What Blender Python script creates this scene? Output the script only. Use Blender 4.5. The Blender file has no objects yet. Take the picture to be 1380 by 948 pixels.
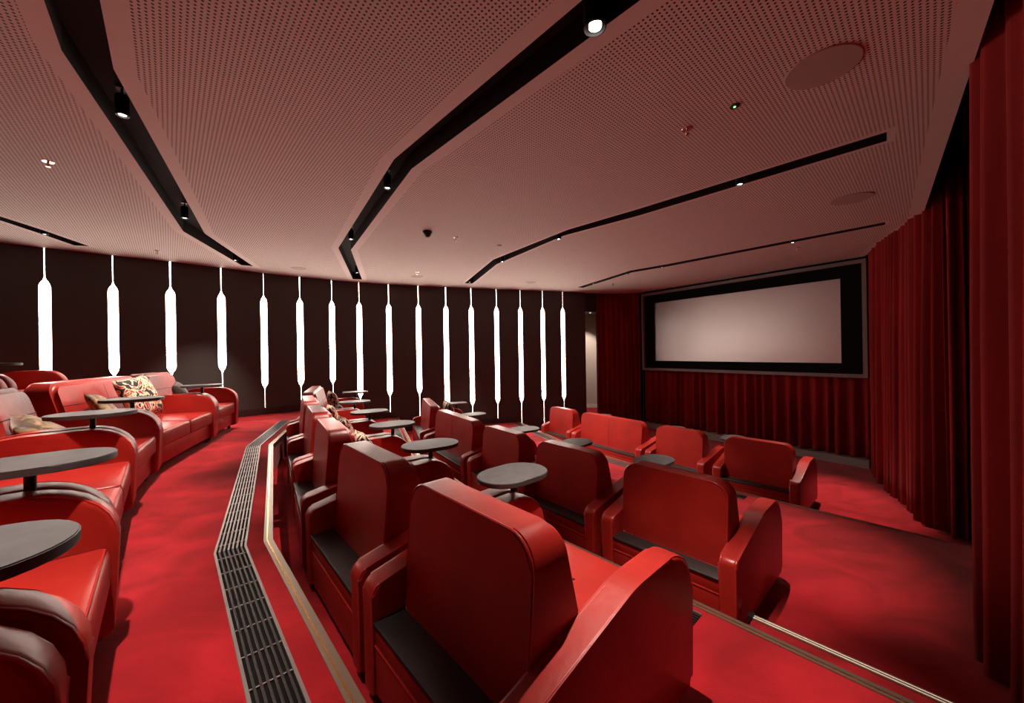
import bpy, bmesh, math, random
from mathutils import Vector, Matrix
random.seed(7)
S = bpy.context.scene
COL = S.collection
# ---------------------------------------------------------------- camera, world, exposure
F = 510.0; CH = 1.2; RHO = .016
cd = bpy.data.cameras.new('camera'); cd.sensor_width = 36; cd.lens = 36*F/1380; cd.clip_start = .02
cam = bpy.data.objects.new('camera', cd); COL.objects.link(cam)
cam.matrix_world = Matrix.Translation((0, 0, CH)) @ Matrix.Rotation(math.pi/2, 4, 'X') @ Matrix.Rotation(-RHO, 4, 'Z')
S.camera = cam
w = bpy.data.worlds.new('world'); S.world = w; w.use_nodes = True
w.node_tree.nodes['Background'].inputs[0].default_value = (.9, .8, .75, 1)
w.node_tree.nodes['Background'].inputs[1].default_value = 0.02
S.view_settings.view_transform = 'Standard'; S.view_settings.look = 'None'
S.view_settings.gamma = 1; S.view_settings.use_curve_mapping = False
S.view_settings.exposure = 0.25
SPOT_W = 300
STRIP_E = 19

def at(x, y, z):
    """point of the photograph's ray (x, y) on the horizontal plane z"""
    dx = x-690; dy = y-474
    v = dy+RHO*dx; u = dx-RHO*dy
    Y = F*(CH-z)/v
    return (u/F*Y, Y)

# ---------------------------------------------------------------- materials
def mat(name, col, rough=.5, metal=0, spec=.5, coat=0, emis=None, es=0, sheen=0):
    m = bpy.data.materials.new(name); m.use_nodes = True
    b = m.node_tree.nodes['Principled BSDF']
    b.inputs['Base Color'].default_value = (*col, 1)
    b.inputs['Roughness'].default_value = rough
    b.inputs['Metallic'].default_value = metal
    b.inputs['Specular IOR Level'].default_value = spec
    b.inputs['Coat Weight'].default_value = coat
    b.inputs['Coat Roughness'].default_value = .25
    b.inputs['Sheen Weight'].default_value = sheen
    if emis:
        b.inputs['Emission Color'].default_value = (*emis, 1); b.inputs['Emission Strength'].default_value = es
    return m
def nodes(m): return m.node_tree.nodes, m.node_tree.links, m.node_tree.nodes['Principled BSDF']
def noise_color(m, c1, c2, scale, lo=.35, hi=.65, detail=4, sc=(1, 1, 1), coord='Object', dist=0):
    n, l, b = nodes(m)
    tc = n.new('ShaderNodeTexCoord'); mp = n.new('ShaderNodeMapping'); mp.inputs['Scale'].default_value = sc
    t = n.new('ShaderNodeTexNoise'); t.inputs['Scale'].default_value = scale; t.inputs['Detail'].default_value = detail
    t.inputs['Distortion'].default_value = dist
    r = n.new('ShaderNodeValToRGB'); r.color_ramp.elements[0].position = lo; r.color_ramp.elements[1].position = hi
    r.color_ramp.elements[0].color = (*c1, 1); r.color_ramp.elements[1].color = (*c2, 1)
    l.new(tc.outputs[coord], mp.inputs[0]); l.new(mp.outputs[0], t.inputs[0]); l.new(t.outputs['Fac'], r.inputs[0])
    l.new(r.outputs[0], b.inputs['Base Color']); return r
def bump(m, scale, strength, dist=.002, detail=3, voro=False, coord='Object', sc=(1, 1, 1)):
    n, l, b = nodes(m)
    tc = n.new('ShaderNodeTexCoord'); mp = n.new('ShaderNodeMapping'); mp.inputs['Scale'].default_value = sc
    t = n.new('ShaderNodeTexVoronoi' if voro else 'ShaderNodeTexNoise'); t.inputs['Scale'].default_value = scale
    if not voro: t.inputs['Detail'].default_value = detail
    bp = n.new('ShaderNodeBump'); bp.inputs['Strength'].default_value = strength; bp.inputs['Distance'].default_value = dist
    l.new(tc.outputs[coord], mp.inputs[0]); l.new(mp.outputs[0], t.inputs[0]); l.new(t.outputs[0], bp.inputs['Height'])
    l.new(bp.outputs[0], b.inputs['Normal'])

M = {}
M['leather'] = mat('red_leather', (.45, .02, .014), .36, spec=.5)
noise_color(M['leather'], (.29, .012, .009), (.40, .020, .013), 3, .3, .7); bump(M['leather'], 14, .35, .006, 4)
M['piping'] = mat('leather_piping', (.40, .02, .015), .32)
M['seam'] = mat('seam_thread', (.10, .006, .006), .6)
M['ledge'] = mat('black_ledge', (.022, .018, .018), .45); bump(M['ledge'], 60, .1, .001)
M['foot'] = mat('black_foot', (.01, .01, .01), .4)
M['carpet'] = mat('red_carpet', (.45, .012, .02), 1, spec=.1, sheen=.12)
r = noise_color(M['carpet'], (.23, .0055, .009), (.42, .012, .019), 1.6, .35, .68, 5, (1, 1.6, 1), dist=1.2); bump(M['carpet'], 260, .6, .004, 2)
M['table'] = mat('dark_table_top', (.05, .048, .05), .5); noise_color(M['table'], (.042, .04, .042), (.065, .062, .065), 12)
M['blackmetal'] = mat('black_metal', (.012, .011, .011), .38, .4)
M['panel'] = mat('dark_brown_panel', (.060, .056, .054), .62, spec=.35); bump(M['panel'], 180, .15, .001)
M['strip'] = mat('light_diffuser', (.8, .76, .76), .5, emis=(1, .82, .70), es=STRIP_E)
M['board'] = mat('dark_skirting', (.03, .022, .02), .5)
M['dark'] = mat('black_void', (.006, .005, .005), .9, spec=.1)
M['slotdark'] = mat('slot_black', (.016, .013, .013), .8, spec=.2)
M['plain'] = mat('ceiling_paint', (.60, .53, .50), .75, spec=.2)
M['ceil'] = mat('perforated_board', (.60, .53, .50), .75, spec=.2)
n, l, b = nodes(M['ceil'])
tc = n.new('ShaderNodeTexCoord'); mp = n.new('ShaderNodeMapping'); mp.inputs['Rotation'].default_value = (0, 0, math.radians(-42.2)); mp.inputs['Scale'].default_value = (40, 40, 1)
fr = n.new('ShaderNodeVectorMath'); fr.operation = 'FRACTION'
sb = n.new('ShaderNodeVectorMath'); sb.operation = 'SUBTRACT'; sb.inputs[1].default_value = (.5, .5, 0)
ml = n.new('ShaderNodeVectorMath'); ml.operation = 'MULTIPLY'; ml.inputs[1].default_value = (1, 1, 0)
ln = n.new('ShaderNodeVectorMath'); ln.operation = 'LENGTH'
rp = n.new('ShaderNodeValToRGB'); rp.color_ramp.elements[0].position = .21; rp.color_ramp.elements[1].position = .29
rp.color_ramp.elements[0].color = (.05, .035, .03, 1); rp.color_ramp.elements[1].color = (.60, .53, .50, 1)
l.new(tc.outputs['Object'], mp.inputs[0]); l.new(mp.outputs[0], fr.inputs[0]); l.new(fr.outputs[0], sb.inputs[0]); l.new(sb.outputs[0], ml.inputs[0])
l.new(ml.outputs[0], ln.inputs[0]); l.new(ln.outputs['Value'], rp.inputs[0]); l.new(rp.outputs[0], b.inputs['Base Color'])
M['velvet'] = mat('red_velvet', (.26, .008, .010), .85, spec=.15, sheen=.25)
M['velvet'].node_tree.nodes['Principled BSDF'].inputs['Sheen Tint'].default_value = (1, .25, .2, 1)
noise_color(M['velvet'], (.13, .0045, .0055), (.22, .008, .009), 5, .3, .7, 4, (1, 1, .15)); bump(M['velvet'], 300, .2, .001)
M['screen'] = mat('projection_screen', (.52, .46, .46), .3, spec=.6, metal=.75); bump(M['screen'], 600, .05, .0005)
M['mask'] = mat('black_masking', (.004, .004, .0045), .9, spec=.1)
M['frame'] = mat('grey_screen_frame', (.16, .13, .13), .5)
M['grey'] = mat('grey_plinth', (.22, .19, .18), .6)
M['brass'] = mat('brass_inlay', (.75, .5, .2), .25, 1)
M['nose'] = mat('bronze_step_nosing', (.34, .27, .21), .38, .85)
M['alu'] = mat('grille_metal', (.30, .27, .26), .4, .8)
M['grille'] = mat('grille_dark_metal', (.045, .04, .04), .45, .7)
M['beige'] = mat('beige_wall_paint', (.48, .40, .35), .8)
M['white'] = mat('white_skirting', (.7, .66, .62), .6)
M['disc'] = mat('speaker_cover', (.36, .29, .26), .8)
M['chrome'] = mat('sprinkler_chrome', (.7, .6, .55), .25, .9)
M['lamp'] = mat('lamp_lens', (1, 1, 1), .3, emis=(1, .93, .86), es=7)
M['led'] = mat('green_led', (.1, .8, .1), .3, emis=(.15, 1, .2), es=4)
M['stepled'] = mat('step_light_strip', (.9, .8, .7), .3, emis=(1, .78, .55), es=.3)
M['fur'] = mat('brown_velour', (.2, .12, .05), .55, sheen=.4)
noise_color(M['fur'], (.05, .026, .012), (.46, .28, .12), 9, .40, .70, 8, (1, 1, 1), dist=1.5); bump(M['fur'], 30, .5, .006, 6)
M['grey_cushion'] = mat('taupe_velvet', (.075, .055, .04), .7, sheen=.3)
M['floral'] = mat('floral_fabric', (.8, .7, .5), .75)
n, l, b = nodes(M['floral'])
tc = n.new('ShaderNodeTexCoord'); t1 = n.new('ShaderNodeTexNoise'); t1.inputs['Scale'].default_value = 9; t1.inputs['Detail'].default_value = 2.5; t1.inputs['Distortion'].default_value = 2.2
r1 = n.new('ShaderNodeValToRGB'); r1.color_ramp.interpolation = 'CONSTANT'
cs = [(0, (.02, .012, .015)), (.40, (.04, .02, .02)), (.45, (.70, .58, .38)), (.53, (.78, .68, .5)), (.565, (.55, .03, .05)), (.64, (.35, .01, .05)), (.68, (.75, .45, .05))]
e = r1.color_ramp.elements
e[0].position = 0; e[0].color = (*cs[0][1], 1); e[1].position = cs[1][0]; e[1].color = (*cs[1][1], 1)
for p, c in cs[2:]:
    q = e.new(p); q.color = (*c, 1)
l.new(tc.outputs['Object'], t1.inputs[0]); l.new(t1.outputs['Fac'], r1.inputs[0]); l.new(r1.outputs[0], b.inputs['Base Color'])

# ---------------------------------------------------------------- helpers
def link(name, me, m=None, parent=None, smooth=None):
    o = bpy.data.objects.new(name, me); COL.objects.link(o)
    if m is not None and not me.materials: me.materials.append(M[m] if isinstance(m, str) else m)
    if parent is not None: o.parent = parent
    if smooth:
        for p in me.polygons: p.use_smooth = True
        me.set_sharp_from_angle(angle=math.radians(smooth))
    return o
def tomesh(bm, name='m'):
    bmesh.ops.recalc_face_normals(bm, faces=bm.faces)
    me = bpy.data.meshes.new(name); bm.to_mesh(me); bm.free(); return me
def tag(o, label, cat, group=None):
    o['label'] = label; o['category'] = cat
    if group: o['group'] = group
    return o
def struct(o): o['kind'] = 'structure'; return o
def empty(name, loc, rz=0):
    o = bpy.data.objects.new(name, None); COL.objects.link(o); o.location = loc; o.rotation_euler = (0, 0, rz); o.empty_display_size = .1
    return o
def add_prism(bm, poly, z0, z1):
    n = len(poly)
    a = [bm.verts.new((p[0], p[1], z0)) for p in poly]; b = [bm.verts.new((p[0], p[1], z1)) for p in poly]
    fs = [bm.faces.new(a[::-1]), bm.faces.new(b)]
    for i in range(n): fs.append(bm.faces.new((a[i], a[(i+1) % n], b[(i+1) % n], b[i])))
    return fs
def prism(name, poly, z0, z1, m, parent=None, bevel=0):
    bm = bmesh.new(); add_prism(bm, poly, z0, z1)
    if bevel: bmesh.ops.bevel(bm, geom=bm.edges[:], offset=bevel, segments=2, affect='EDGES', profile=.5)
    return link(name, tomesh(bm), m, parent, 40 if bevel else None)
def add_box(bm, x0, x1, y0, y1, z0, z1):
    return add_prism(bm, [(x0, y0), (x1, y0), (x1, y1), (x0, y1)], z0, z1)
def box(name, x0, x1, y0, y1, z0, z1, m, parent=None, bevel=0, seg=2):
    bm = bmesh.new(); add_box(bm, x0, x1, y0, y1, z0, z1)
    if bevel: bmesh.ops.bevel(bm, geom=bm.edges[:], offset=bevel, segments=seg, affect='EDGES', profile=.5)
    return link(name, tomesh(bm), m, parent, 50 if bevel else None)
def add_tube(bm, pts, r, n=6, closed=False):
    pts = [Vector(p) for p in pts]; rings = []; N = len(pts)
    up = None
    for i, p in enumerate(pts):
        if closed: d = pts[(i+1) % N]-pts[i-1]
        else: d = pts[min(i+1, N-1)]-pts[max(i-1, 0)]
        d.normalize()
        if up is None:
            up = Vector((0, 0, 1)) if abs(d.z) < .9 else Vector((1, 0, 0))
        a = d.cross(up)
        if a.length < .05: a = d.cross(Vector((1, 0, 0)) if abs(d.x) < .9 else Vector((0, 1, 0)))
        a.normalize(); b = a.cross(d).normalized(); up = b
        rings.append([bm.verts.new(p+a*r*math.cos(2*math.pi*k/n)+b*r*math.sin(2*math.pi*k/n)) for k in range(n)])
    for i in range(N if closed else N-1):
        A = rings[i]; B = rings[(i+1) % N]
        for k in range(n): bm.faces.new((A[k], A[(k+1) % n], B[(k+1) % n], B[k]))
    if not closed: bm.faces.new(rings[0][::-1]); bm.faces.new(rings[-1])
def tube(name, pts, r, m, parent=None, n=6, closed=False):
    bm = bmesh.new(); add_tube(bm, pts, r, n, closed); return link(name, tomesh(bm), m, parent, 60)
def add_lathe(bm, prof, n=20, c=(0, 0, 0)):
    rings = []
    for r_, z in prof:
        if r_ < 1e-5: rings.append([bm.verts.new((c[0], c[1], c[2]+z))])
        else: rings.append([bm.verts.new((c[0]+r_*math.cos(2*math.pi*k/n), c[1]+r_*math.sin(2*math.pi*k/n), c[2]+z)) for k in range(n)])
    for A, B in zip(rings, rings[1:]):
        for k in range(n):
            a = A[k % len(A)]; a2 = A[(k+1) % len(A)]; b = B[k % len(B)]; b2 = B[(k+1) % len(B)]
            vs = []
            for v in (a, a2, b2, b):
                if v not in vs: vs.append(v)
            if len(vs) > 2: bm.faces.new(vs)
def lathe(name, prof, m, parent=None, n=20, smooth=40):
    bm = bmesh.new(); add_lathe(bm, prof, n); return link(name, tomesh(bm), m, parent, smooth)
def copy_tree(o, parent=None):
    c = o.copy(); COL.objects.link(c)
    if parent is not None: c.parent = parent
    for ch in list(o.children): copy_tree(ch, c)
    return c
def fillet(pts, rs, seg=6):
    """round the corners of an open 2D polyline"""
    out = []
    for i, p in enumerate(pts):
        r_ = rs[i]
        if r_ == 0 or i in (0, len(pts)-1): out.append(p); continue
        P = Vector(p); A = (Vector(pts[i-1])-P); B = (Vector(pts[i+1])-P)
        ang = A.angle(B); A.normalize(); B.normalize()
        d = r_/math.tan(ang/2); c = P+(A+B).normalized()*(r_/math.sin(ang/2))
        s = P+A*d-c; e_ = P+B*d-c
        a0 = math.atan2(s.y, s.x); a1 = math.atan2(e_.y, e_.x)
        da = (a1-a0+math.pi) % (2*math.pi)-math.pi
        for k in range(seg+1):
            a = a0+da*k/seg; out.append((c.x+r_*math.cos(a), c.y+r_*math.sin(a)))
    return out

# ---------------------------------------------------------------- the three directions of the curved rows
N = [Vector((.741, .671)), Vector((.846, .533)), Vector((.934, .358))]
T = [Vector((n_.y, -n_.x)) for n_ in N]
E0 = (-1.45, -2.28, -3.25); E1 = (.479, -.026, -1.2); E2 = (2.38, 1.87, .70); E3 = (5.60, 5.07, 3.85)
def isect(i, a, j, b):
    d = N[i].x*N[j].y-N[i].y*N[j].x
    return Vector(((a*N[j].y-N[i].y*b)/d, (N[i].x*b-a*N[j].x)/d))
RW = (Vector((2.383, 1.848)), Vector((.697, .717)))      # right wall line
def right_end(val):
    s = (val-N[0].dot(RW[0]))/N[0].dot(RW[1]); return RW[0]+RW[1]*s
def left_end(val, y=None):
    # intersection of line 3 with a far chord of the left wall
    A = Vector((-8.5, 4.1)); pts = WALL
    for p, q in zip(pts, pts[1:]):
        for k in (2,):
            da = N[k].dot(p)-val; db = N[k].dot(q)-val
            if da*db <= 0: return p+(q-p)*(da/(da-db))
    return pts[-1]
wallpts = [(-8.5, 4.1), (-8.06, 4.68), (-7.58, 5.2)]+[at(*q, 2.88) for q in [(60, 335), (152, 345.5), (229, 353.5), (297, 361.7), (354, 368.9), (403, 373.8), (446, 378.2), (483, 381.3), (523, 383.9), (563, 386), (600, 387.6), (634, 389), (668, 390.4), (700, 391.6), (730, 392.6), (757, 393.6)]]
wallpts.append((2.13, 11.08))
WALL = [Vector(p) for p in wallpts]
BACKL = Vector((-8.5, 4.1)); BACKR = right_end(-3.6)
def edge_poly(Ev, off=0):
    """right end -> left end along a tier edge"""
    v = [x+off for x in Ev]
    return [right_end(v[0]), isect(0, v[0], 1, v[1]), isect(1, v[1], 2, v[2]), left_end(v[2])]
def tup(l_): return [(p[0], p[1]) for p in l_]

# ---------------------------------------------------------------- floor tiers
WALLB = WALL
front = [(6.62, 7.0), (3.86, 11.25), (2.6, 11.35), (2.13, 11.08)]
def wall_between(pa, pb):
    """wall points strictly between two x positions"""
    return [p for p in WALL if pa.x+.01 < p.x < pb.x-.01]
e0, e1, e2, e3 = [edge_poly(E_) for E_ in (E0, E1, E2, E3)]
pl = tup(e3)+tup(wall_between(e3[-1], Vector((2.2, 0))))+[(2.13, 11.08), (2.6, 11.35), (3.86, 11.35), (6.95, 6.95), (5.95, 4.9), (4.75, 3.6)]
fl = struct(prism('floor', pl, -1.3, -1.08, 'carpet'))
def tier(pf, pb, z):
    poly = tup(pf)+tup(wall_between(pb[-1], pf[-1]))[::-1]+tup(pb)[::-1]
    if z == -.72: pass
    return struct(prism('floor', poly, -1.3, z, 'carpet'))
tier(e3, e2, -.72); tier(e2, e1, -.36); tier(e1, e0, 0)
pl = tup(e0)+tup([p for p in WALL if p.x < e0[-1].x-.01])[::-1]+tup([BACKR])
struct(prism('floor', pl, -1.3, .36, 'carpet'))

# step nosings
k_tr = [0]
def nosing(Ev, z, i0=0, led=False, right=None, left=None):
    a = edge_poly(Ev, -.045); b_ = edge_poly(Ev, .006)
    if left is not None: a[-1] = a[-2]+(a[-1]-a[-2])*left; b_[-1] = b_[-2]+(b_[-1]-b_[-2])*left
    k_tr[0] += 1
    bm = bmesh.new()
    for i in range(3):
        add_prism(bm, tup([a[i], a[i+1], b_[i+1], b_[i]]), z-.02, z+.006)
        add_prism(bm, tup([b_[i]-N[0]*.004, b_[i+1]-N[0]*.004, b_[i+1], b_[i]]), z-.045, z-.02)
    o = struct(link('trim_%d' % k_tr[0], tomesh(bm), 'nose'))
    c = edge_poly(Ev, -.030); d = edge_poly(Ev, -.022)
    bm = bmesh.new()
    for i in range(3): add_prism(bm, tup([c[i], c[i+1], d[i+1], d[i]]), z+.005, z+.0085)
    link('brass_inlay', tomesh(bm), 'brass', o)
nosing(E1, 0, left=.75); nosing(E2, -.36); nosing(E3, -.72)

# half step in the side aisle
def P2(i, n_, t_): return N[i]*n_+T[i]*t_
hs_r = right_end(2.79)
hs = [P2(0, 2.387, -.78), right_end(2.387), hs_r, P2(0, 2.79, -.78)]
st = struct(prism('floor', tup(hs), -.72, -.54, 'carpet'))
def step_strip(n0, n1, z0, z1, m, name, par):
    a = right_end(n0); b_ = right_end(n1)
    q = [P2(0, n0, -.78), a, b_, P2(0, n1, -.78)]
    return prism(name, tup(q), z0, z1, m, par)
k_tr[0] += 1
tr = struct(step_strip(2.745, 2.797, -.56, -.533, 'nose', 'trim_%d' % k_tr[0], None))
step_strip(2.757, 2.761, -.534, -.5305, 'stepled', 'light_line', tr)
step_strip(2.778, 2.782, -.534, -.5305, 'stepled', 'light_line', tr)
box('end_cap', -.03, .0, -.03, .03, -.0, .03, 'foot', tr).matrix_local = Matrix.Translation((*P2(0, 2.77, -.78), -.555)) @ Matrix.Rotation(math.atan2(T[0].y, T[0].x), 4, 'Z')

# ---------------------------------------------------------------- floor ventilation grilles (one per tier)
def grille(Ev, z, label, o_in, o_out, tmax=None, endf=1.0):
    g = empty('floor_grille', (0, 0, 0)); tag(g, label, 'floor grille', 'long slotted floor grilles behind the step edges')
    a = edge_poly(Ev, o_in); b_ = edge_poly(Ev, o_out)
    if tmax is not None:
        a[0] = P2(0, Ev[0]+o_in, tmax); b_[0] = P2(0, Ev[0]+o_out, tmax)
    a[-1] = a[-2]+(a[-1]-a[-2])*endf; b_[-1] = b_[-2]+(b_[-1]-b_[-2])*endf
    bm = bmesh.new()
    for i in range(3): add_prism(bm, tup([a[i], a[i+1], b_[i+1], b_[i]]), z-.001, z+.0015)
    link('tray', tomesh(bm), 'dark', g)
    ns = 7
    for i in range(3):
        for k in range(ns+1):
            f = k/ns; hw = .04 if 0 < k < ns else .05
            c0 = a[i].lerp(b_[i], f); c1 = a[i+1].lerp(b_[i+1], f)
            dn = (b_[i]-a[i]); wv = N[i]*(.0045 if 0 < k < ns else .006)
            prism('frame_bar' if k in (0, ns) else 'slat', tup([c0-wv, c1-wv, c1+wv, c0+wv]), z+.001, z+.011, 'alu' if k in (0, ns) or i == 1 else 'grille', g)
        L = (a[i+1]-a[i]).length; bm = bmesh.new(); m_ = int(L/.19)
        for k in range(1, m_+1):
            f = (k-.5)/m_; p = a[i].lerp(a[i+1], f); q = b_[i].lerp(b_[i+1], f); d = T[i]*.004
            add_prism(bm, tup([p-d, q-d, q+d, p+d]), z+.001, z+.0085)
        o = link('cross_bar', tomesh(bm), 'alu', g); o['kind'] = 'stuff'
    return g
grille(E1, 0, 'long black slotted floor grille along the upper red aisle, beside the left sofas', -.29, -.14, None, .62)
grille(E2, -.36, 'floor grille on the middle tier, its end showing right of the nearest sofa', -.25, -.10, -.91, .9)
grille(E3, -.72, 'slotted floor grille on the tier behind the front row of sofas', -.25, -.10, -1.6, .9)

# ---------------------------------------------------------------- left wall: dark panels with glowing slots between
zc = 2.88
def floor_z(p):
    v2 = N[2].dot(p); v1 = N[1].dot(p); v0 = N[0].dot(p)
    def ahead(E_): return v2 > E_[2] and v1 > E_[1] and v0 > E_[0]
    if ahead(E3): return -1.08
    if ahead(E2): return -.72
    if ahead(E1): return -.36
    if ahead(E0): return 0
    return .36
# every slot's lower taper follows the tiers, as seen in the photo
SLOTB = {0: .88, 1: .88, 2: .88, 3: .88, 4: .88, 5: .88, 6: .88, 7: .51, 8: .51, 9: .51, 10: .145, 11: .145, 12: .145, 13: -.22, 14: -.22, 15: -.22, 16: -.22, 17: -.22, 18: -.22}
def slot_half(lo):
    h = .062; q = .007
    z1 = 2.44
    return [(q, None), (q, lo), (.020, lo+.045), (h*.86, lo+.10), (h, lo+.15), (h, z1-.15), (h*.86, z1-.10), (.020, z1-.045), (q, z1), (q, zc)]
wl = struct(prism('wall_left', tup([p for p in WALL])+tup([p+Vector((-.20, .30)) for p in WALL])[::-1], -1.3, 3.3, 'dark'))
BB = .13
def wall_frame(p, q):
    d = (q-p); L = d.length; d.normalize(); nrm = Vector((d.y, -d.x))   # into the room
    return d, nrm, L
for i in range(len(WALL)-1):
    p, q = WALL[i], WALL[i+1]; d, nrm, L = wall_frame(p, q)
    bot = min(floor_z(p+nrm*.1), floor_z(q+nrm*.1))+.004
    botv = bot
    lo0 = SLOTB.get(i, -.22); lo1 = SLOTB.get(i+1, -.22)
    le = slot_half(lo0) if i > 0 else [(0, None), (0, zc)]
    ri = slot_half(lo1) if i+1 < len(WALL)-1 else [(0, None), (0, zc)]
    pts = [(s, bot if z is None else z) for s, z in le]+[(L-s, bot if z is None else z) for s, z in ri][::-1]
    bm = bmesh.new()
    fr_ = []; bk = []
    for s, z in pts:
        b0 = p+d*s
        fr_.append(bm.verts.new((*(b0+nrm*.055), z))); bk.append(bm.verts.new((*(b0+nrm*.02), z)))
    ff = bm.faces.new(fr_)
    m_ = len(pts)
    for k in range(m_): bm.faces.new((fr_[k], fr_[(k+1) % m_], bk[(k+1) % m_], bk[k]))
    bmesh.ops.bevel(bm, geom=[e_ for e_ in ff.edges], offset=.0045, segments=2, affect='EDGES')
    link('wall_panel', tomesh(bm), 'panel', wl, 35)
    box('skirting_piece', 0, L, 0, .012, 0, BB, 'board', wl).matrix_local = Matrix.Translation((*(p+nrm*.068), bot)) @ Matrix.Rotation(math.atan2(d.y, d.x), 4, 'Z')
ordn = ['leftmost', 'second from left', 'third from left', 'fourth from left', 'fifth from left', 'sixth from left', 'seventh from left', 'eighth from left', 'ninth from left', 'tenth from left', 'eleventh from left', 'twelfth from left', 'fourth from the doorway end', 'third from the doorway end', 'second from the doorway end', 'last one before the doorway']
for i in range(1, len(WALL)-1):
    p = WALL[i]; d = (WALL[i+1]-WALL[i-1]).normalized(); nrm = Vector((d.y, -d.x))
    lo = SLOTB.get(i, -.22)
    fz = floor_z(p+nrm*.2)
    bm = bmesh.new(); c = p+nrm*.010
    add_prism(bm, tup([c-d*.075-nrm*.006, c+d*.075-nrm*.006, c+d*.075+nrm*.006, c-d*.075+nrm*.006]), fz+BB, zc)
    o = link('wall_light', tomesh(bm), 'strip')
    j = i-3
    lab = ordn[j] if 0 <= j < 16 else ('hidden just beyond the left edge', 'hidden farthest beyond the left edge')[-1-j]
    if j < 0: COL.objects.unlink(o); COL.objects.link(o)
    tag(o, 'tall slim white glowing slot light in the dark wall, '+lab, 'wall light', 'vertical slot lights between the dark wall panels')

# ---------------------------------------------------------------- other walls
struct(prism('wall_back', [tuple(BACKL), tuple(BACKR), tuple(BACKR-N[0]*.2), tuple(BACKL-N[0]*.2)], -1.3, 3.3, 'panel'))
rn = Vector((RW[1].y, -RW[1].x))                            # outward normal of the right wall
a = BACKR+rn*.30; b_ = Vector((5.1, 4.42))+rn*.30
struct(prism('wall_right', tup([a, b_, b_+rn*.15, a+rn*.15]), -1.3, 3.3, 'dark'))
k_tr[0] += 1
jm = Vector((2.86, 2.33))+rn*.14
struct(prism('trim_%d' % k_tr[0], tup([jm, jm+RW[1]*.05, jm+RW[1]*.05+rn*.14, jm+rn*.14]), -.72, 3.3, 'grey'))
o3 = Vector((5.2, 4.42))+rn*.12
fw = [Vector((5.2, 4.42))+rn*.25, Vector((5.62, 4.82)), Vector((6.9, 7.1)), Vector((7.05, 7.0)), Vector((5.72, 4.6)), Vector((5.3, 4.22))+rn*.3]
struct(prism('wall_right', tup(fw), -1.3, 3.3, 'dark'))
struct(prism('floor', tup([right_end(-3.5), right_end(5.59), right_end(5.59)+rn*.3, right_end(-3.5)+rn*.3]), -1.3, -.72, 'carpet'))
# front wall behind the screen
FL = Vector((3.83, 11.12)); FR = Vector((6.58, 7.0)); fd = (FR-FL).normalized(); fo = Vector((-fd.y, fd.x))
if fo.dot(Vector((1, 1))) < 0: fo = -fo                       # away from the room
struct(prism('wall_front', tup([FL+fo*.28-fd*.2, FR+fo*.28+fd*.5, FR+fo*.45+fd*.5, FL+fo*.45-fd*.2]), -1.3, 3.3, 'dark'))
struct(prism('wall_front', [(2.62, 11.6), (3.95, 11.45), (3.98, 11.6), (2.62, 11.75)], -1.3, 3.3, 'dark'))
# doorway passage to the left of the screen
struct(prism('floor', [(2.13, 11.1), (2.72, 11.4), (3.2, 13.4), (1.5, 13.4)], -1.3, -.74, 'carpet'))
struct(prism('wall_far', [(1.3, 12.6), (3.4, 12.9), (3.4, 13.0), (1.3, 12.7)], -.74, 3.3, 'beige'))
struct(prism('baseboard_far', [(1.3, 12.58), (3.4, 12.88), (3.4, 12.9), (1.3, 12.6)], -.74, -.62, 'white'))
struct(prism('wall_far', [(2.15, 11.18), (2.85, 11.50), (2.75, 12.6), (2.0, 12.4)], 2.35, 3.3, 'board'))
struct(prism('wall_far', [(3.0, 11.6), (3.1, 11.6), (3.4, 13.0), (3.2, 13.0)], -1.3, 3.3, 'beige'))
t = struct(prism('wall_far', [(1.2, 11.25), (2.1, 11.2), (2.0, 11.3), (1.3, 12.7)], -1.3, 3.3, 'beige'))

# ---------------------------------------------------------------- ceiling with slots
def offset_poly(poly, d):
    P = [Vector(p) for p in poly]; n = len(P)
    area = sum(P[i].x*P[(i+1) % n].y-P[(i+1) % n].x*P[i].y for i in range(n))
    sgn = 1 if area > 0 else -1; out = []
    for i in range(n):
        a = (P[i]-P[i-1]).normalized(); b = (P[(i+1) % n]-P[i]).normalized()
        na = Vector((a.y, -a.x))*sgn; nb = Vector((b.y, -b.x))*sgn
        m_ = (na+nb)
        if m_.length < 1e-4: m_ = na
        m_.normalize(); c = max(.35, m_.dot(na)); out.append(P[i]+m_*(d/c))
    return out
C_ = lambda q: at(q[0], q[1], zc)
def ext(p, i, s): return (p[0]+T[i].x*s, p[1]+T[i].y*s)
s1L = [C_(q) for q in [(60, 0), (83, 68), (247, 312), (325, 357.5)]]; s1R = [C_(q) for q in [(133, 0), (153, 93), (276, 315), (341, 359)]]
s1L = [ext(s1L[0], 0, 2.6)]+s1L[1:]; s1R = [ext(s1R[0], 0, 2.6)]+s1R[1:]
s2L = [C_(q) for q in [(785, 0), (531, 215), (456, 334.5), (475.6, 376.5)]]; s2R = [C_(q) for q in [(863, 0), (554.7, 227.7), (473, 337), (488, 377)]]
def cont(L):
    a = Vector(L[0]); b = Vector(L[1]); return [tuple(a+(a-b).normalized()*.75)]+L[1:]
s2L = cont(s2L); s2R = cont(s2R)
s3L = [C_(q) for q in [(1195, 178), (860, 282), (766, 309.6), (665, 350), (626, 382)]]; s3R = [C_(q) for q in [(1195, 190), (860, 291), (759, 318), (669, 356.5), (637, 382.3)]]
s4L = [C_(q) for q in [(1193, 299.5), (900, 356), (849, 365), (778, 387.5)]]; s4R = [C_(q) for q in [(1193, 303), (902, 359), (851, 367.6), (786, 388.2)]]
s0L = [C_(q) for q in [(0, 291.7), (57, 310), (120, 332)]]; s0R = [C_(q) for q in [(0, 297), (63, 318), (100, 331)]]
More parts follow.
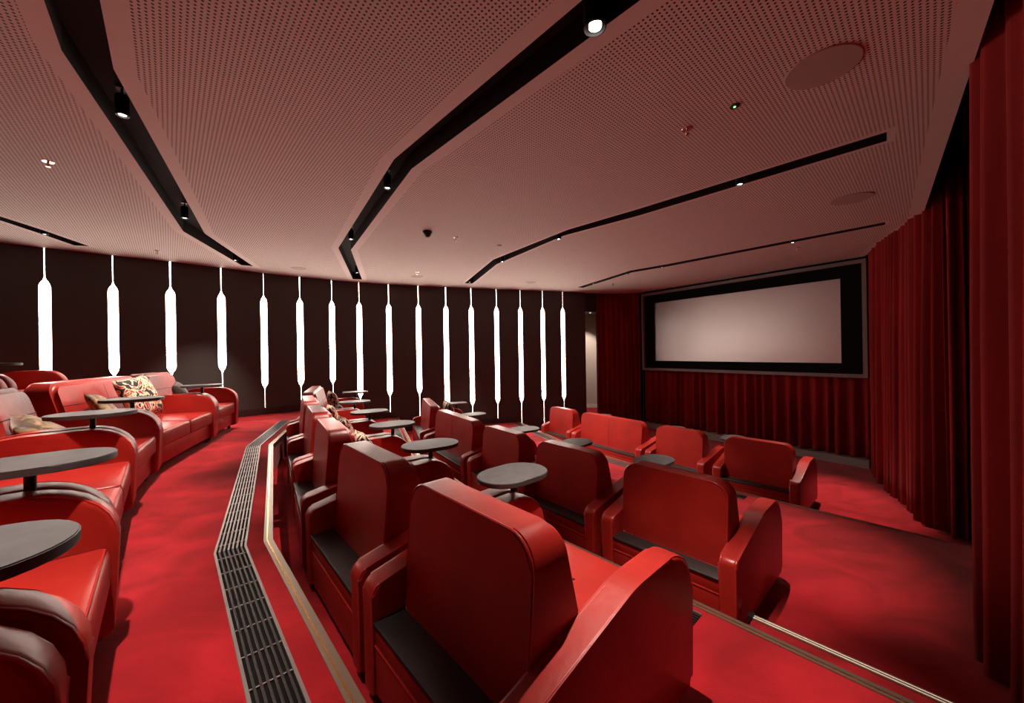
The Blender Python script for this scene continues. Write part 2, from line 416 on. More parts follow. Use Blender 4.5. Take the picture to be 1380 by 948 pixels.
s0L = cont(s0L); s0R = cont(s0R)
slots = [s0L+s0R[::-1], s1L+s1R[::-1], s2L+s2R[::-1], s3L+s3R[::-1], s4L+s4R[::-1]]
edge_r = [C_(q) for q in [(1340, 0), (1243, 292), (1165, 346)]]
EB = Vector(edge_r[0])-(Vector(edge_r[1])-Vector(edge_r[0])).normalized()*8.4
outer = [tuple(EB), edge_r[1], edge_r[2], (3.78, 11.4), (2.3, 11.15)]+[(p.x-.02, p.y+.06) for p in WALL[:-1]][::-1]
inner = offset_poly(outer, -.13)
inner[4:] = [Vector(outer[k])*.995 for k in range(4, len(outer))]
bm = bmesh.new()
def loop(pts, z): return [bm.verts.new((p[0], p[1], z)) for p in pts]
rings_plain = []
ov = loop(outer, zc); iv = loop(inner, zc); n_ = len(ov)
for i in range(n_):
    f_ = bm.faces.new((ov[i], ov[(i+1) % n_], iv[(i+1) % n_], iv[i])); f_.material_index = 1
edges = [bm.edges.get((iv[i], iv[(i+1) % n_])) for i in range(n_)]
for si, sl in enumerate(slots):
    bd = (.07, .10, .10, .05, .03)[si]
    o2_ = offset_poly(sl, bd); a = loop(sl, zc); b2 = loop(o2_, zc); k_ = len(a)
    for i in range(k_):
        f_ = bm.faces.new((a[i], a[(i+1) % k_], b2[(i+1) % k_], b2[i])); f_.material_index = 1
    edges += [bm.edges.get((b2[i], b2[(i+1) % k_])) for i in range(k_)]
    # recess walls
    up = loop(sl, zc+.16)
    for i in range(k_):
        f_ = bm.faces.new((a[i], up[i], up[(i+1) % k_], a[(i+1) % k_])); f_.material_index = 2
    f_ = bm.faces.new(up); f_.material_index = 2
bmesh.ops.triangle_fill(bm, edges=edges, use_beauty=True)
# outer lip
ou = loop(outer, zc+.12)
for i in range(n_):
    f_ = bm.faces.new((ov[i], ou[i], ou[(i+1) % n_], ov[(i+1) % n_])); f_.material_index = 1
me = bpy.data.meshes.new('ceiling'); bm.to_mesh(me); bm.free()
for m_ in ('ceil', 'plain', 'slotdark'): me.materials.append(M[m_])
struct(link('ceiling', me))
struct(prism('ceiling', [(-9.5, 3.5), (-2.6, -4), (4, -1), (9, 5), (9, 9), (4.2, 13.6), (0.8, 13.6), (-9, 8)], 3.3, 3.4, 'dark'))

# ---------------------------------------------------------------- spot lamps in the slots
def make_spot():
    e_ = empty('spotlight', (0, 0, 0))
    lathe('mount', [(0, 0), (.032, 0), (.032, -.008), (0, -.008)], 'blackmetal', e_, 16)
    lathe('stem', [(0, 0), (.008, 0), (.008, -.06), (0, -.06)], 'blackmetal', e_, 10)
    c = lathe('housing', [(0, -.05), (.034, -.05), (.037, -.055), (.037, -.185), (.032, -.188), (.030, -.165), (0, -.165)], 'blackmetal', e_, 20)
    lathe('lens', [(0, -.168), (.021, -.168), (.021, -.180), (0, -.183)], 'lamp', e_, 16)
    return e_
sp0 = make_spot(); used = False
SP = [  # pixel or None, world x, y, aim offset, power, label
 ((802, 30), 1.6, (-.04, .0), 'bright round spotlight in the wide black ceiling slot at the top'),
 ((522, 250), 1.4, (0, 0), 'black cylinder spotlight just below the bend of the central ceiling slot'),
 ((473, 320), 1.4, (0, 0), 'black cylinder spotlight near the lower corner of the central ceiling slot'),
 ((481, 366), 1.1, (0, 0), 'small tilted spotlight at the far tip of the central ceiling slot'),
 ((165, 150), 1.4, (.18, -.06), 'largest black cylinder spotlight, in the left ceiling slot'),
 ((249, 291), 1.4, (.18, -.06), 'black cylinder spotlight at the bend of the left ceiling slot'),
 ((317, 349), 1.0, (.18, -.06), 'small spotlight at the far tip of the left ceiling slot'),
 ((60, 313), .5, (0, 0), 'spotlight in the short ceiling slot at the far left'),
 ((997, 245), 1.5, (0, 0), 'recessed spotlight glowing in the long thin slot above the screen side'),
 ((753, 320), 1.6, (-.22, .2), 'small spotlight at the upper bend of the third ceiling slot'),
 ((677, 351), 1.6, (-.2, .2), 'small spotlight at the lower bend of the third ceiling slot'),
 ((633, 379), .5, (0, 0), 'tiny spotlight at the far tip of the third ceiling slot'),
 ((1068, 325), 2.0, (.03, -.03), 'spotlight nearest the curtain in the thinnest ceiling slot'),
 ((892, 359), 1.5, (0, 0), 'small spotlight mid way along the thinnest ceiling slot'),
 ((845, 368), 1.1, (0, 0), 'tiny spotlight at the bend of the thinnest ceiling slot'),
 ((800, 381), .9, (0, 0), 'tiny spotlight near the far end of the thinnest ceiling slot'),
 (('w', -1.42, 1.20), 1.2, (.12, -.06), 'spotlight in the near end of the left ceiling slot above the picture'),
]
def spot_light(x, y, z, pw, name, parent, aim=(0, 0), ang=48):
    ld = bpy.data.lights.new(name, 'SPOT'); ld.energy = SPOT_W*pw; ld.color = (1, .84, .72)
    ld.spot_size = math.radians(ang if max(map(abs, aim)) < .1 else 62); ld.spot_blend = .75; ld.shadow_soft_size = .022
    lo = bpy.data.objects.new(name, ld); COL.objects.link(lo)
    lo.parent = parent; lo.location = (0, 0, -.20)
    if aim != (0, 0): lo.rotation_euler = (aim[1], aim[0], 0)
    if parent.scale.x > 1: lo.scale = (1/parent.scale.x, 1/parent.scale.y, 1)
    return lo
for q, pw, aim, lab in SP:
    x, y = (q[1], q[2]) if q[0] == 'w' else at(q[0], q[1], zc-.0)
    e_ = sp0 if not used else copy_tree(sp0); used = True
    e_.location = (x, y, zc+.155)
    tag(e_, lab, 'spotlight', 'spotlights in the black ceiling slots')
    e_.scale = (1.55, 1.55, 1) if q == (802, 30) else (1, 1, 1)
for e_, (q, pw, aim, lab) in zip([o for o in COL.objects if o.name.split('.')[0] == 'spotlight'], SP):
    spot_light(0, 0, 0, pw, 'beam', e_, aim, 53 if q == (802, 30) else 48)

# ceiling devices
def at_c(q): return at(q[0], q[1], zc)
for q, r_, lab in [((1108, 92), .19, 'large round flush speaker cover in the dark ceiling near the right edge'), ((1148, 268), .19, 'round speaker cover between the two thin ceiling slots on the right'),
                   ((403, 362), .13, 'round speaker cover over the dark wall, left of the central slot'), ((562, 373), .13, 'round speaker cover over the wall behind the small sprinkler'), ((715, 381), .13, 'round speaker cover farthest back over the dark wall')]:
    x, y = at_c(q); o = lathe('ceiling_speaker', [(0, -.006), (r_-.008, -.006), (r_, -.002), (r_, .0), (0, .0)], 'disc', None, 40, None); o.location = (x, y, zc); tag(o, lab, 'speaker', 'round ceiling speakers')
def make_sprinkler():
    e_ = empty('sprinkler', (0, 0, 0))
    lathe('rose', [(0, -.004), (.036, -.004), (.040, 0), (0, 0)], 'chrome', e_, 20)
    lathe('stem', [(0, -.03), (.008, -.03), (.008, 0), (0, 0)], 'chrome', e_, 10)
    lathe('deflector', [(0, -.045), (.015, -.045), (.017, -.040), (.005, -.028), (0, -.028)], 'chrome', e_, 12)
    return e_
sk = make_sprinkler()
for k, (q, lab) in enumerate([((65, 218), 'chrome sprinkler head in the ceiling at the upper left'), ((212, 338), 'sprinkler head hanging above the second wall light'), ((562, 367), 'small sprinkler head over the middle of the dark wall'), ((614, 320), 'sprinkler head right of the black dome camera'),
                              ((926, 174), 'sprinkler head in the dim ceiling above the long thin slot'), ((1075, 334), 'small sprinkler head just below the thinnest ceiling slot'), ((826, 383), 'tiny sprinkler head in front of the thinnest slot by the screen')]):
    e_ = sk if k == 0 else copy_tree(sk); x, y = at_c(q); e_.location = (x, y, zc); tag(e_, lab, 'sprinkler', 'ceiling sprinkler heads')
e_ = empty('dome_camera', (*at_c((576, 312)), zc)); tag(e_, 'small black dome camera on the ceiling left of a sprinkler', 'camera')
lathe('base', [(0, -.03), (.062, -.03), (.066, 0), (0, 0)], 'blackmetal', e_, 24); lathe('dome', [(0, -.085), (.02, -.082), (.038, -.068), (.05, -.045), (.052, -.03), (0, -.03)], 'foot', e_, 24)
e_ = empty('ceiling_sensor', (*at_c((990, 143)), zc)); tag(e_, 'tiny black ceiling sensor with a green light', 'sensor')
lathe('base', [(0, -.006), (.030, -.006), (.033, 0), (0, 0)], 'foot', e_, 20); lathe('green_light', [(0, -.010), (.007, -.009), (.008, -.006), (0, -.006)], 'led', e_, 10)
o = lathe('ceiling_sensor', [(0, -.012), (.03, -.012), (.034, 0), (0, 0)], 'disc', None, 20); o.location = (*at_c((673, 331)), zc); tag(o, 'small pale round ceiling sensor right of the sprinkler by the dome camera', 'sensor')
e_ = empty('downlight', (2.42, 11.62, 2.35)); tag(e_, 'small lit downlight in the lowered doorway ceiling left of the screen', 'downlight')
lathe('ring', [(.03, -.004), (.045, -.004), (.048, 0), (.03, 0)], 'white', e_, 20); lathe('lens', [(0, -.002), (.03, -.002), (.03, 0), (0, 0)], 'lamp', e_, 16)
ld = bpy.data.lights.new('beam', 'SPOT'); ld.energy = 150; ld.color = (1, .86, .74); ld.spot_size = math.radians(75); ld.spot_blend = .5; ld.shadow_soft_size = .03
lo = bpy.data.objects.new('beam', ld); COL.objects.link(lo); lo.parent = e_; lo.location = (0, .1, -.02); lo.rotation_euler = (.5, 0, 0)

# ---------------------------------------------------------------- cinema screen
sc = empty('cinema_screen', (*FL, 0), math.atan2(fd.y, fd.x)); tag(sc, 'large pale blank cinema screen with black masking in a grey frame', 'screen')
SW = (FR-FL).length; Z0, Z1 = .60, 2.82
# local x along the screen, local y: room side is negative when fo = +y
sy = 1 if Vector((-fd.y, fd.x)).dot(fo) > 0 else -1
def sbox(name, x0, x1, d0, d1, z0, z1, m, par=sc, bev=0):
    y0, y1 = sorted((d0*sy, d1*sy)); return box(name, x0, x1, y0, y1, z0, z1, m, par, bev)
fr_w = .065
sbox('frame_bar', 0, SW, -.02, .2, Z0, Z0+fr_w, 'frame'); sbox('frame_bar', 0, SW, -.02, .2, Z1-fr_w, Z1, 'frame')
sbox('frame_bar', 0, fr_w, -.02, .2, Z0+fr_w, Z1-fr_w, 'frame'); sbox('frame_bar', SW-fr_w, SW, -.02, .2, Z0+fr_w, Z1-fr_w, 'frame')
mx, mz0, mz1 = .36, Z0+.27, Z1-.30
sbox('masking', fr_w, SW-fr_w, .06, .08, Z0+fr_w, mz0, 'mask'); sbox('masking', fr_w, SW-fr_w, .06, .08, mz1, Z1-fr_w, 'mask')
sbox('masking', fr_w, mx, .06, .08, mz0, mz1, 'mask'); sbox('masking', SW-mx-.04, SW-fr_w, .06, .08, mz0, mz1, 'mask')
sbox('screen_surface', mx-.02, SW-mx-.02, .10, .11, mz0-.02, mz1+.02, 'screen')

# grey plinth below the stage curtain
pq = [FL-fo*.02, FR-fo*.02, FR+fo*.3, FL+fo*.3]
k_tr[0] += 1
struct(prism('trim_%d' % k_tr[0], tup(pq), -1.08, -.93, 'grey'))

# ---------------------------------------------------------------- curtains
def curtain(name, path, z0, z1, wl_, amp, label, seed, flare=.0, rag=0, group=None, zf=None, sub=9):
    rnd = random.Random(seed)
    P = [Vector(p) for p in path]; Ls = [0]
    for a_, b2 in zip(P, P[1:]): Ls.append(Ls[-1]+(b2-a_).length)
    tot = Ls[-1]
    def pos(s):
        for i in range(len(P)-1):
            if s <= Ls[i+1] or i == len(P)-2:
                f = (s-Ls[i])/(Ls[i+1]-Ls[i]); d = (P[i+1]-P[i]).normalized(); return P[i].lerp(P[i+1], f), Vector((d.y, -d.x))
    # folds of uneven width
    ks = [0]
    while ks[-1] < tot: ks.append(ks[-1]+wl_*rnd.uniform(.6, 1.45))
    sc_ = tot/ks[-1]; ks = [k*sc_ for k in ks]
    cols = []
    for i in range(len(ks)-1):
        a1 = amp*rnd.uniform(.65, 1.35); ph = rnd.uniform(-.2, .2)
        for j in range(sub):
            f = j/sub; cols.append((ks[i]+(ks[i+1]-ks[i])*f, a1*(math.sin(2*math.pi*f)+.18*math.sin(4*math.pi*f+ph)), i, rnd.uniform(-1, 1) if j == 0 else 0))
    cols.append((tot, 0, len(ks)-2, 0))
    nz = 14; bm = bmesh.new(); grid = []
    for (s, off, fi, _) in cols:
        p, nr = pos(s); col_ = []
        rr = random.Random(seed*100+fi); dz = rr.uniform(0, rag); lean = rr.uniform(-1, 1)
        zb = z0 if zf is None else zf(s/tot)
        for k in range(nz+1):
            f = k/nz; z = z1+(zb+dz-z1)*f
            am = (.55+.45*min(1, f*2))*(1+flare*f*f)
            q = p+nr*off*am+nr*.012*math.sin(3*f+fi*1.7)*f+(T[0]*0)
            q = q+nr*lean*.015*f
            col_.append(bm.verts.new((q.x, q.y, z)))
        grid.append(col_)
    for A, B in zip(grid, grid[1:]):
        for k in range(nz): bm.faces.new((A[k], B[k], B[k+1], A[k+1]))
    o = link(name, tomesh(bm), 'velvet', None, 180)
    md = o.modifiers.new('thickness', 'SOLIDIFY'); md.thickness = .006; md.offset = 0
    tag(o, label, 'curtain', group); return o
g_ = 'red velvet curtains around the room'
curtain('curtain', tup([FL+fo*.14-fd*.02, FR+fo*.14+fd*.1]), -.925, .59, .20, .06, 'low pleated red velvet curtain hanging below the cinema screen', 3, .1, 0, g_)
curtain('curtain', [(2.56, 11.36), (3.0, 11.40), (3.80, 11.24)], -1.07, 3.0, .13, .04, 'tall dark red curtain between the doorway and the screen', 5, .1, 0, g_)
curtain('curtain', [(6.66, 6.84), (6.50, 6.86), (6.05, 6.18)], -1.07, 3.28, .13, .045, 'tall red curtain in the corner immediately right of the screen', 8, .1, .0, g_)
curtain('curtain', [(6.0, 6.16), (5.62, 5.42), (5.3, 4.98), (5.16, 4.52)], -1.07, 3.28, .15, .06, 'tall red curtain at the right wall, brightly lit at its foot', 12, .35, .03, g_)
curtain('curtain', tup([Vector((5.14, 4.46)), Vector((5.42, 4.28))+rn*.1]), -1.07, 3.28, .09, .035, 'narrow end of red curtain turning into the black opening', 15, .2, 0, g_)
na = Vector((2.80, 2.28)); nb = right_end(-1.0)+rn*.06
def near_floor(f):
    s = (na.lerp(nb+rn*.02, f)); v = N[0].dot(s)
    return (-.71 if v > 2.80 else -.53 if v > 2.42 else -.35 if v > .5 else .01)+.0
curtain('curtain', tup([na, na.lerp(nb, .08)+rn*.11, na.lerp(nb, .25)+rn*.17, nb+rn*.17]), -.7, 3.28, .16, .038, 'nearest tall red velvet curtain filling the right edge of the picture', 21, .4, .02, g_, near_floor)

# ---------------------------------------------------------------- sofas
AW = .115; ARM_TOP = .635
def arm_profile():
    base = fillet([(.04, .06), (0, .06), (0, .535), (.62, .685), (1.115, .69), (1.09, .06), (.04, .06)], [0, .0, .05, .5, .21, .03, 0], 7)
    out = []
    for p in base:
        if not out or (Vector(p)-Vector(out[-1])).length > .004: out.append(p)
    if (Vector(out[0])-Vector(out[-1])).length < .004: out.pop()
    return out
AP = arm_profile()
def arm_mesh():
    bm = bmesh.new()
    a = [bm.verts.new((0, y, z)) for y, z in AP]; b2 = [bm.verts.new((AW, y, z)) for y, z in AP]; n = len(AP)
    f1 = bm.faces.new(a[::-1]); f2 = bm.faces.new(b2)
    for i in range(n): bm.faces.new((a[i], a[(i+1) % n], b2[(i+1) % n], b2[i]))
    bmesh.ops.bevel(bm, geom=list(f1.edges)+list(f2.edges), offset=.022, segments=3, affect='EDGES', profile=.5)
    return tomesh(bm)
ARM = arm_mesh()
def arm_pipe():
    bm = bmesh.new(); top = [p for p in AP if p[1] > .07]
    for x in (.010, AW-.010):
        add_tube(bm, [(x, y, z) for y, z in inset(top, .008)], .0055, 6)
    return tomesh(bm)
def inset(pts, d):
    c = Vector((.58, .3)); return [(p[0]+(c.x-p[0])*d*1.6, p[1]+(c.y-p[1])*d*1.6) for p in pts]
PIPE = arm_pipe()
BY0, BY1T, BY1B = .15, .37, .51
def back_mesh(wd, z0=.385, z1=.965):
    hw = wd/2
    ol = fillet([(0, z0), (-hw, z0), (-hw, z1), (hw, z1), (hw, z0), (0, z0)], [0, .03, .115, .115, .03, 0], 7)[:-1]
    bm = bmesh.new()
    def yr(z): return BY0+.05*(z-z0)/(z1-z0)
    def yf(z): return BY1B+(BY1T-BY1B)*(z-z0)/(z1-z0)
    a = [bm.verts.new((x, yr(z), z)) for x, z in ol]; b2 = [bm.verts.new((x, yf(z), z)) for x, z in ol]; n = len(ol)
    f1 = bm.faces.new(a); f2 = bm.faces.new(b2[::-1])
    for i in range(n): bm.faces.new((a[i], b2[i], b2[(i+1) % n], a[(i+1) % n]))
    bmesh.ops.bevel(bm, geom=list(f1.edges), offset=.014, segments=2, affect='EDGES')
    f2e = [e_ for e_ in bm.edges if all(any((v.co-Vector((x, yf(z), z))).length < 1e-4 for x, z in ol) for v in e_.verts)]
    bmesh.ops.bevel(bm, geom=f2e, offset=.035, segments=3, affect='EDGES')
    me = tomesh(bm)
    pb = bmesh.new()
    add_tube(pb, [(x*.992, yr(z)+.004, z0+(z-z0)*.994) for x, z in ol], .006, 6, True)
    return me, tomesh(pb), yf, yr
def cushion_box(w_, y0, y1, z0, z1, bev=.03):
    bm = bmesh.new(); nx, ny = 8, 7
    add_box(bm, -w_/2, w_/2, y0, y1, z0, z1)
    bmesh.ops.bevel(bm, geom=bm.edges[:], offset=bev, segments=3, affect='EDGES', profile=.55)
    bmesh.ops.subdivide_edges(bm, edges=[e_ for e_ in bm.edges if e_.calc_length() > .2], cuts=5, use_grid_fill=True)
    yc_ = (y0+y1)/2
    for v in bm.verts:
        if v.co.z > z1-.004:
            fx = 1-(2*v.co.x/w_)**2; fy = 1-(2*(v.co.y-yc_)/(y1-y0))**2
            v.co.z += .022*max(0, fx)*max(0, fy)
    return tomesh(bm)
def make_sofa(W, seats):
    root = empty('sofa', (0, 0, 0))
    hw = W/2; iw = W-2*AW
    for s in (-1, 1):
        a = link('arm', ARM, 'leather', root, 50); a.location = (-hw if s < 0 else hw-AW, 0, 0)
        p = link('piping', PIPE, 'piping', a, 60)
    box('base', -iw/2-.004, iw/2+.004, .01, 1.05, .07, .30, 'leather', root, .012)
    box('rear_panel', -iw/2-.003, iw/2+.003, .012, .06, .285, .372, 'leather', root, .006)
    tube('rear_seam', [(-iw/2, .010, .283), (iw/2, .010, .283)], .004, 'piping', root)
    box('ledge', -iw/2-.002, iw/2+.002, .004, .24, .372, .388, 'ledge', root, .003)
    tube('front_piping', [(-iw/2+.005, 1.052, .255), (iw/2-.005, 1.052, .255)], .006, 'piping', root)
    sw = iw/seats
    cm = cushion_box(sw-.006, .44, 1.085, .262, .435)
    pp = bmesh.new(); add_tube(pp, [(-sw/2+.012, .70, .428), (-sw/2+.012, 1.06, .428), (-sw/2+.02, 1.073, .428), (sw/2-.02, 1.073, .428), (sw/2-.012, 1.06, .428), (sw/2-.012, .70, .428)], .005, 6)
    pm = tomesh(pp)
    for k in range(seats):
        c = link('seat_cushion', cm, 'leather', root, 60); c.location = (-iw/2+sw*(k+.5), 0, 0)
        link('piping', pm, 'piping', c, 60)
    bm_, pm2, yf, yr = back_mesh(iw+.012)
    bk = link('backrest', bm_, 'leather', root, 60); link('piping', pm2, 'piping', bk, 60)
    yy = yf(.74)
    tube('seam', [(-iw/2+.02, yy+.001, .74), (iw/2-.02, yy+.001, .74)], .004, 'seam', bk)
    if seats == 2:
        tube('seam', [(0, yr(.40)-.001, .40), (0, yr(.92)-.001, .915)], .0028, 'seam', bk)
        tube('seam', [(0, yf(.92)+.0, .905), (0, yf(.45)+.001, .45)], .005, 'seam', bk)
    fm = bmesh.new(); add_lathe(fm, [(0, 0), (.016, 0), (.022, .072), (0, .072)], 10); fmm = tomesh(fm)
    for x in (-hw+.09, hw-.09):
        for y in (.08, 1.0):
            f = link('foot', fmm, 'foot', root, 40); f.location = (x, y, 0)
    return root, W
protos = {1: make_sofa(1.05, 1), 2: make_sofa(1.68, 2)}
fresh = {1: True, 2: True}
TY = .95
def place_sofa(pl_, pr_, seats, z, label, group, deep=1.0, fwd=0.0):
    """pl_, pr_: the left and right limits of the unit measured 0.90 m in front of its rear"""
    L_ = Vector(pl_); R_ = Vector(pr_); d = (R_-L_); W = d.length-.03; d.normalize(); nrm = Vector((-d.y, d.x))
    root, w0 = protos[seats]
    if fresh[seats]: fresh[seats] = False
    else: root = copy_tree(root)
    c = (L_+R_)/2-nrm*(TY+1.1*(deep-1)-fwd)
    root.location = (c.x, c.y, z); root.rotation_euler = (0, 0, math.atan2(d.y, d.x)); root.scale = (W/w0, deep, 1)
    tag(root, label, 'sofa', group); return root
# table tops
def make_table():
    e_ = empty('side_table', (0, 0, 0))
    L_, R_ = .075, .165; pts = []
    for k in range(17): a = -math.pi/2+math.pi*k/16; pts.append((R_*math.sin(a)*1.0, L_+R_*math.cos(a)))
    for k in range(17): a = math.pi/2+math.pi*k/16; pts.append((R_*math.sin(a), -L_+R_*math.cos(a)))
    bm = bmesh.new(); add_prism(bm, [(p[0], p[1]) for p in pts], -.028, 0)
    bmesh.ops.bevel(bm, geom=[x for x in bm.edges if abs(x.verts[0].co.z-x.verts[1].co.z) < 1e-5], offset=.003, segments=2, affect='EDGES')
    link('table_top', tomesh(bm), 'table', e_, 40)
    lathe('post', [(0, -.117), (.017, -.117), (.017, -.03), (0, -.03)], 'blackmetal', e_, 16)
    lathe('collar', [(0, -.034), (.045, -.034), (.045, -.028), (0, -.028)], 'blackmetal', e_, 20)
    return e_
tb0 = make_table(); tfresh = [True]
def place_table(p, nrm, z, label, group='oval tables on posts between the sofa arms', h=.80):
    e_ = tb0 if tfresh[0] else copy_tree(tb0); tfresh[0] = False
    e_.location = (p[0], p[1], z+h); e_.rotation_euler = (0, 0, math.atan2(nrm.y, nrm.x)-math.pi/2)
    tag(e_, label, 'side table', group)
V = Vector
# --- row A: upper tier, seen from the front at the left
A = [V((-4.39, 5.35)), V((-3.74, 3.72)), V((-3.10, 2.79)), V((-1.90, 1.486)), V((-1.20, .73))]
gA = 'sofas of the upper row on the left'
place_sofa(A[0]-T[2]*1.05, A[0], 1, 0, 'red leather armchair at the far end of the left row, nearest the wall', gA, 1.13)
place_sofa(A[0], A[1], 2, 0, 'red leather two seat sofa with the floral cushion, in the left row', gA, 1.13, .03)
place_sofa(A[1], A[2], 1, 0, 'single red leather sofa at the left edge with a big brown cushion', gA, 1.15, .06)
place_sofa(A[2], A[3], 2, 0, 'wide red leather sofa seat in front of the big brown cushion, left edge', gA, 1.17, .07)
place_sofa(A[3], A[4], 1, 0, 'red leather armchair behind the lowest table in the bottom left', gA, 1.18, .09)
place_sofa(A[4], A[4]+T[0]*1.02, 1, 0, 'red leather armchair cut off by the bottom left corner', gA, 1.18, .065)
for p, i, lab in [(A[0], 2, 'black oval table farthest back in the left row, against the dark wall'), (A[1], 2, 'black oval table in front of the floral cushion'), (A[2], 1, 'black oval table just below the one by the floral cushion'),
                  (A[3], 0, 'large near black oval table at the left edge above the red seat'), (A[4], 0, 'nearest black oval table, cut by the bottom left edge')]:
    place_table(p, N[i], 0, lab)
# --- row 0: top tier behind
O = [V((-6.28, 5.2)), V((-5.93, 4.3)), V((-5.55, 3.4))]
g0 = 'sofas of the top row behind the left row'
place_sofa(O[0], O[1], 1, .36, 'red leather armchair behind the left row, its rounded arm against the dark wall', g0)
place_sofa(O[1], O[2], 1, .36, 'red leather armchair of the top row cut by the left edge', g0)
place_table(O[1], N[2], .36, 'pale lit table edge at the far left in front of the dark wall')
# --- row B
zB = -.36
B = [V(at(*q, zB+.8)) for q in [(479, 528), (478, 541), (498, 554), (529, 571), (580, 598), (691, 637)]]
gB = 'sofas of the middle row seen from behind'
place_sofa(B[0], B[1], 2, zB, 'farthest red sofa of the second row, patterned and taupe cushions on it', gB)
place_sofa(B[1], B[2], 1, zB, 'narrow red sofa back, second from the wall beside the floor grille', gB)
place_sofa(B[2], B[3], 1, zB, 'red sofa with a yellow patterned cushion peeking over its back', gB)
place_sofa(B[3], B[4], 1, zB, 'red leather sofa with a bright glossy shoulder, third from the camera', gB)
place_sofa(B[4], B[5], 1, zB, 'dark red sofa back directly left of the nearest sofa', gB)
place_sofa(B[5], B[5]+T[0]*1.05, 1, zB, 'nearest big red leather sofa in the centre foreground', gB)
for p, i, lab in zip(B, (2, 2, 1, 1, 1, 0), ['small oval table farthest from the camera in the second row', 'small oval table just below the farthest one of the second row', 'third oval table from the wall in the second row', 'dark oval table in the middle of the second row',
                     'dark oval table behind the sofa left of the nearest one', 'largest complete grey oval table, beyond the nearest sofa back']): place_table(p, N[i], zB, lab)
# --- row C
zC = -.72
Cc = [V(at(*q, zC+.8)) for q in [(615, 543), (638, 558), (706, 578), (775, 596), (881, 620)]]
gC = 'sofas of the third row seen from behind'
place_sofa(Cc[0], Cc[1], 2, zC, 'farthest sofa of the third row, patterned cushion poking above its back', gC)
place_sofa(Cc[1], Cc[2], 2, zC, 'long red sofa with a vertical seam down the middle of its back', gC)
place_sofa(Cc[2], Cc[3], 1, zC, 'red sofa of the third row directly behind the large grey table', gC)
place_sofa(Cc[3], Cc[4], 1, zC, 'deep shaded red sofa back left of the aisle end sofa in the third row', gC)
place_sofa(Cc[4], Cc[4]+T[0]*1.06, 1, zC, 'red sofa ending the third row at the side aisle by the steps', gC)
for p, i, lab in zip(Cc, (2, 1, 1, 0, 0), ['tiny oval table at the wall end of the third row', 'small oval table in front of the seamed long sofa', 'oval table beyond the third sofa of the third row', 'dark oval table between the third and fourth rows at centre',
                     'dark oval table beyond the back of the aisle end sofa']): place_table(p, N[i], zC, lab)
# --- row D
zD = -1.08
D = [V(at(*q, zD+.8)) for q in [(811, 560), (908, 577), (988, 590)]]
gD = 'front row of sofas facing the screen'
place_sofa(D[0]-T[1]*1.05, D[0], 1, zD, 'small square red armchair back by the far wall, front row', gD)
place_sofa(D[0], D[1], 2, zD, 'wide bright red two seat sofa back in the front row', gD)
place_sofa(D[1], D[2], 1, zD, 'red sofa back in the front row, left of the last one', gD)
place_sofa(D[2], D[2]+T[0]*1.08, 1, zD, 'last sofa of the front row before the carpeted aisle by the curtain', gD)
for p, i, lab in zip(D, (1, 1, 0), ['tiny oval table beyond the wide front row sofa', 'small grey oval table before the screen curtain, left of another', 'small grey oval table before the screen curtain, the rightmost']): place_table(p, N[i], zD, lab)

# ---------------------------------------------------------------- cushions
def pillow_mesh(s, th):
    bm = bmesh.new(); n = 14; top = {}; bot = {}
    for i in range(n+1):
        for j in range(n+1):
            u = 2*i/n-1; v = 2*j/n-1
            k = 1-.07*(1-v*v)*abs(u)**3; k2 = 1-.07*(1-u*u)*abs(v)**3
            x = u*s/2*k; z = v*s/2*k2
            h = th/2*max(0, (1-u**4)*(1-v**4))**.55*(1-.15*(u*u+v*v))
            h += .004*math.sin(5*u+3*v)
            edge = i in (0, n) or j in (0, n)
            if edge: h = 0
            top[i, j] = bm.verts.new((x, -h, z)); bot[i, j] = top[i, j] if edge else bm.verts.new((x, h, z))
    for i in range(n):
        for j in range(n):
            bm.faces.new((top[i, j], top[i+1, j], top[i+1, j+1], top[i, j+1]))
            f = (bot[i, j], bot[i, j+1], bot[i+1, j+1], bot[i+1, j])
            bm.faces.new(f)
    return tomesh(bm)
PIL = {'fur': pillow_mesh(.42, .16), 'floral': pillow_mesh(.50, .17), 'grey_cushion': pillow_mesh(.36, .14)}
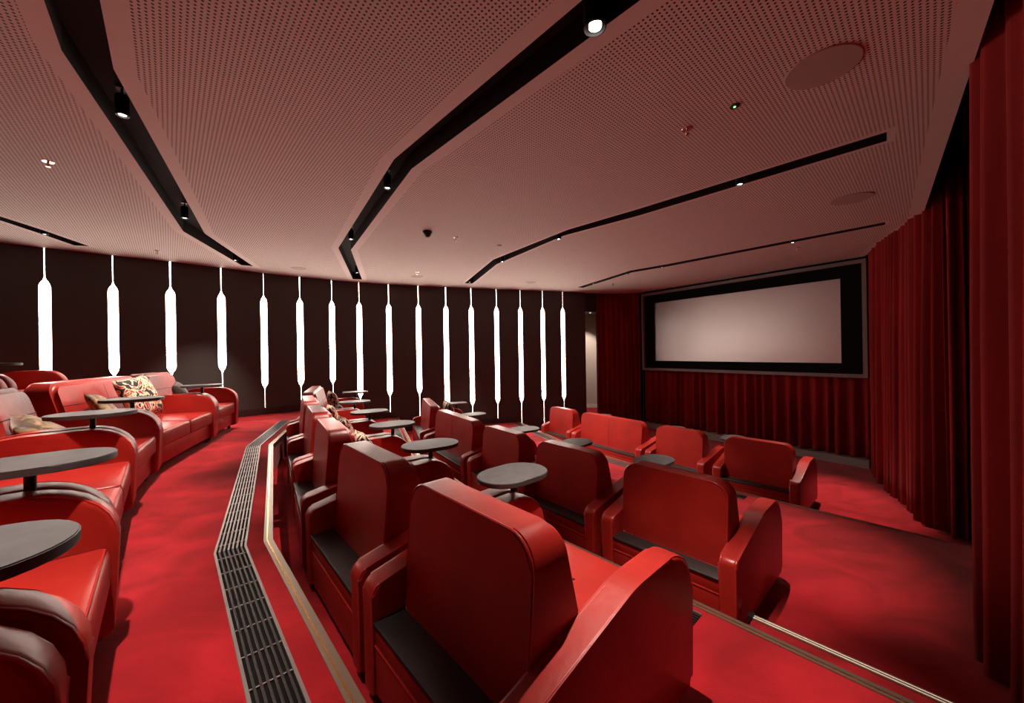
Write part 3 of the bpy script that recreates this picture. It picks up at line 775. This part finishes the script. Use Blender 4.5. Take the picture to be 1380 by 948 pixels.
def cushion(pl_, pr_, f, z, kind, label, yaw=0, lean=22, roll=0, ty=None, sc_=1, dz=0, group=None):
    """sits on the sofa spanning pl_-pr_, at fraction f along it, against the backrest"""
    L_ = V(pl_); R_ = V(pr_); d = (R_-L_).normalized(); nrm = Vector((-d.y, d.x))
    me = PIL[kind].copy(); o = link('cushion', me, kind, None, 180)
    ty = ty if ty is not None else .80
    c = L_.lerp(R_, f)-nrm*TY+nrm*(ty-.22)
    s = {'fur': .42, 'floral': .50, 'grey_cushion': .36}[kind]*sc_
    o.matrix_world = Matrix.Translation((c.x, c.y, z+.445+s*.47+dz)) @ Matrix.Rotation(math.atan2(d.y, d.x)+math.radians(yaw), 4, 'Z') @ Matrix.Rotation(math.radians(lean), 4, 'X') @ Matrix.Rotation(math.radians(roll), 4, 'Y') @ Matrix.Diagonal((sc_, sc_, sc_, 1))
    tag(o, label, 'cushion', group); return o
cushion(A[0], A[1], .42, 0, 'floral', 'floral patterned cushion in cream, red and black on the left row sofa', -10, 20, 6, .80, 1.05, .03)
cushion(A[0]-T[2]*1.05, A[0], .80, 0, 'grey_cushion', 'plain dark brown cushion on the far end armchair of the left row', 12, 24, 8, .86, 1.0, .05)
cushion(A[0], A[1], .76, 0, 'fur', 'small mottled brown fur cushion between the floral cushion and the big brown one', 18, 34, -12, .76, .85, .06)
cushion(A[1], A[2], .66, 0, 'fur', 'largest mottled brown velour cushion at the left edge', 10, 48, 14, .84, 1.1, -.06)
cushion(A[1], A[2], .80, 0, 'fur', 'brown cushion with pale piping mostly cut by the left edge', -8, 50, -8, 1.08, .8, -.05)
cushion(B[0], B[1], .70, zB, 'floral', 'dark patterned round edged cushion on the farthest second row sofa', 10, 14, 0, .84, .95, .04)
cushion(B[0], B[1], .84, zB, 'grey_cushion', 'small taupe cushion leaning in front of the patterned one', 14, 18, 0, .95, .85)
cushion(B[1], B[2], .45, zB, 'floral', 'patterned cushion behind the second sofa back from the wall', 0, 16, 0, .80, .85, -.01)
cushion(B[2], B[3], .5, zB, 'floral', 'cream and yellow patterned cushion showing above the glossy sofa shoulder', 0, 16, 0, .80, .85, -.01)
cushion(B[3], B[4], .40, zB, 'floral', 'yellow flowered cushion showing over the dark red sofa back', 0, 18, 0, .80, .85, -.01)
cushion(Cc[0], Cc[1], .62, zC, 'floral', 'red patterned cushion on the farthest third row sofa', 4, 10, 4, .84, 1.05, .03)
cushion(Cc[1], Cc[2], .25, zC, 'floral', 'patterned cushion barely showing above the long seamed sofa', 0, 12, 0, .80, .95, .0)
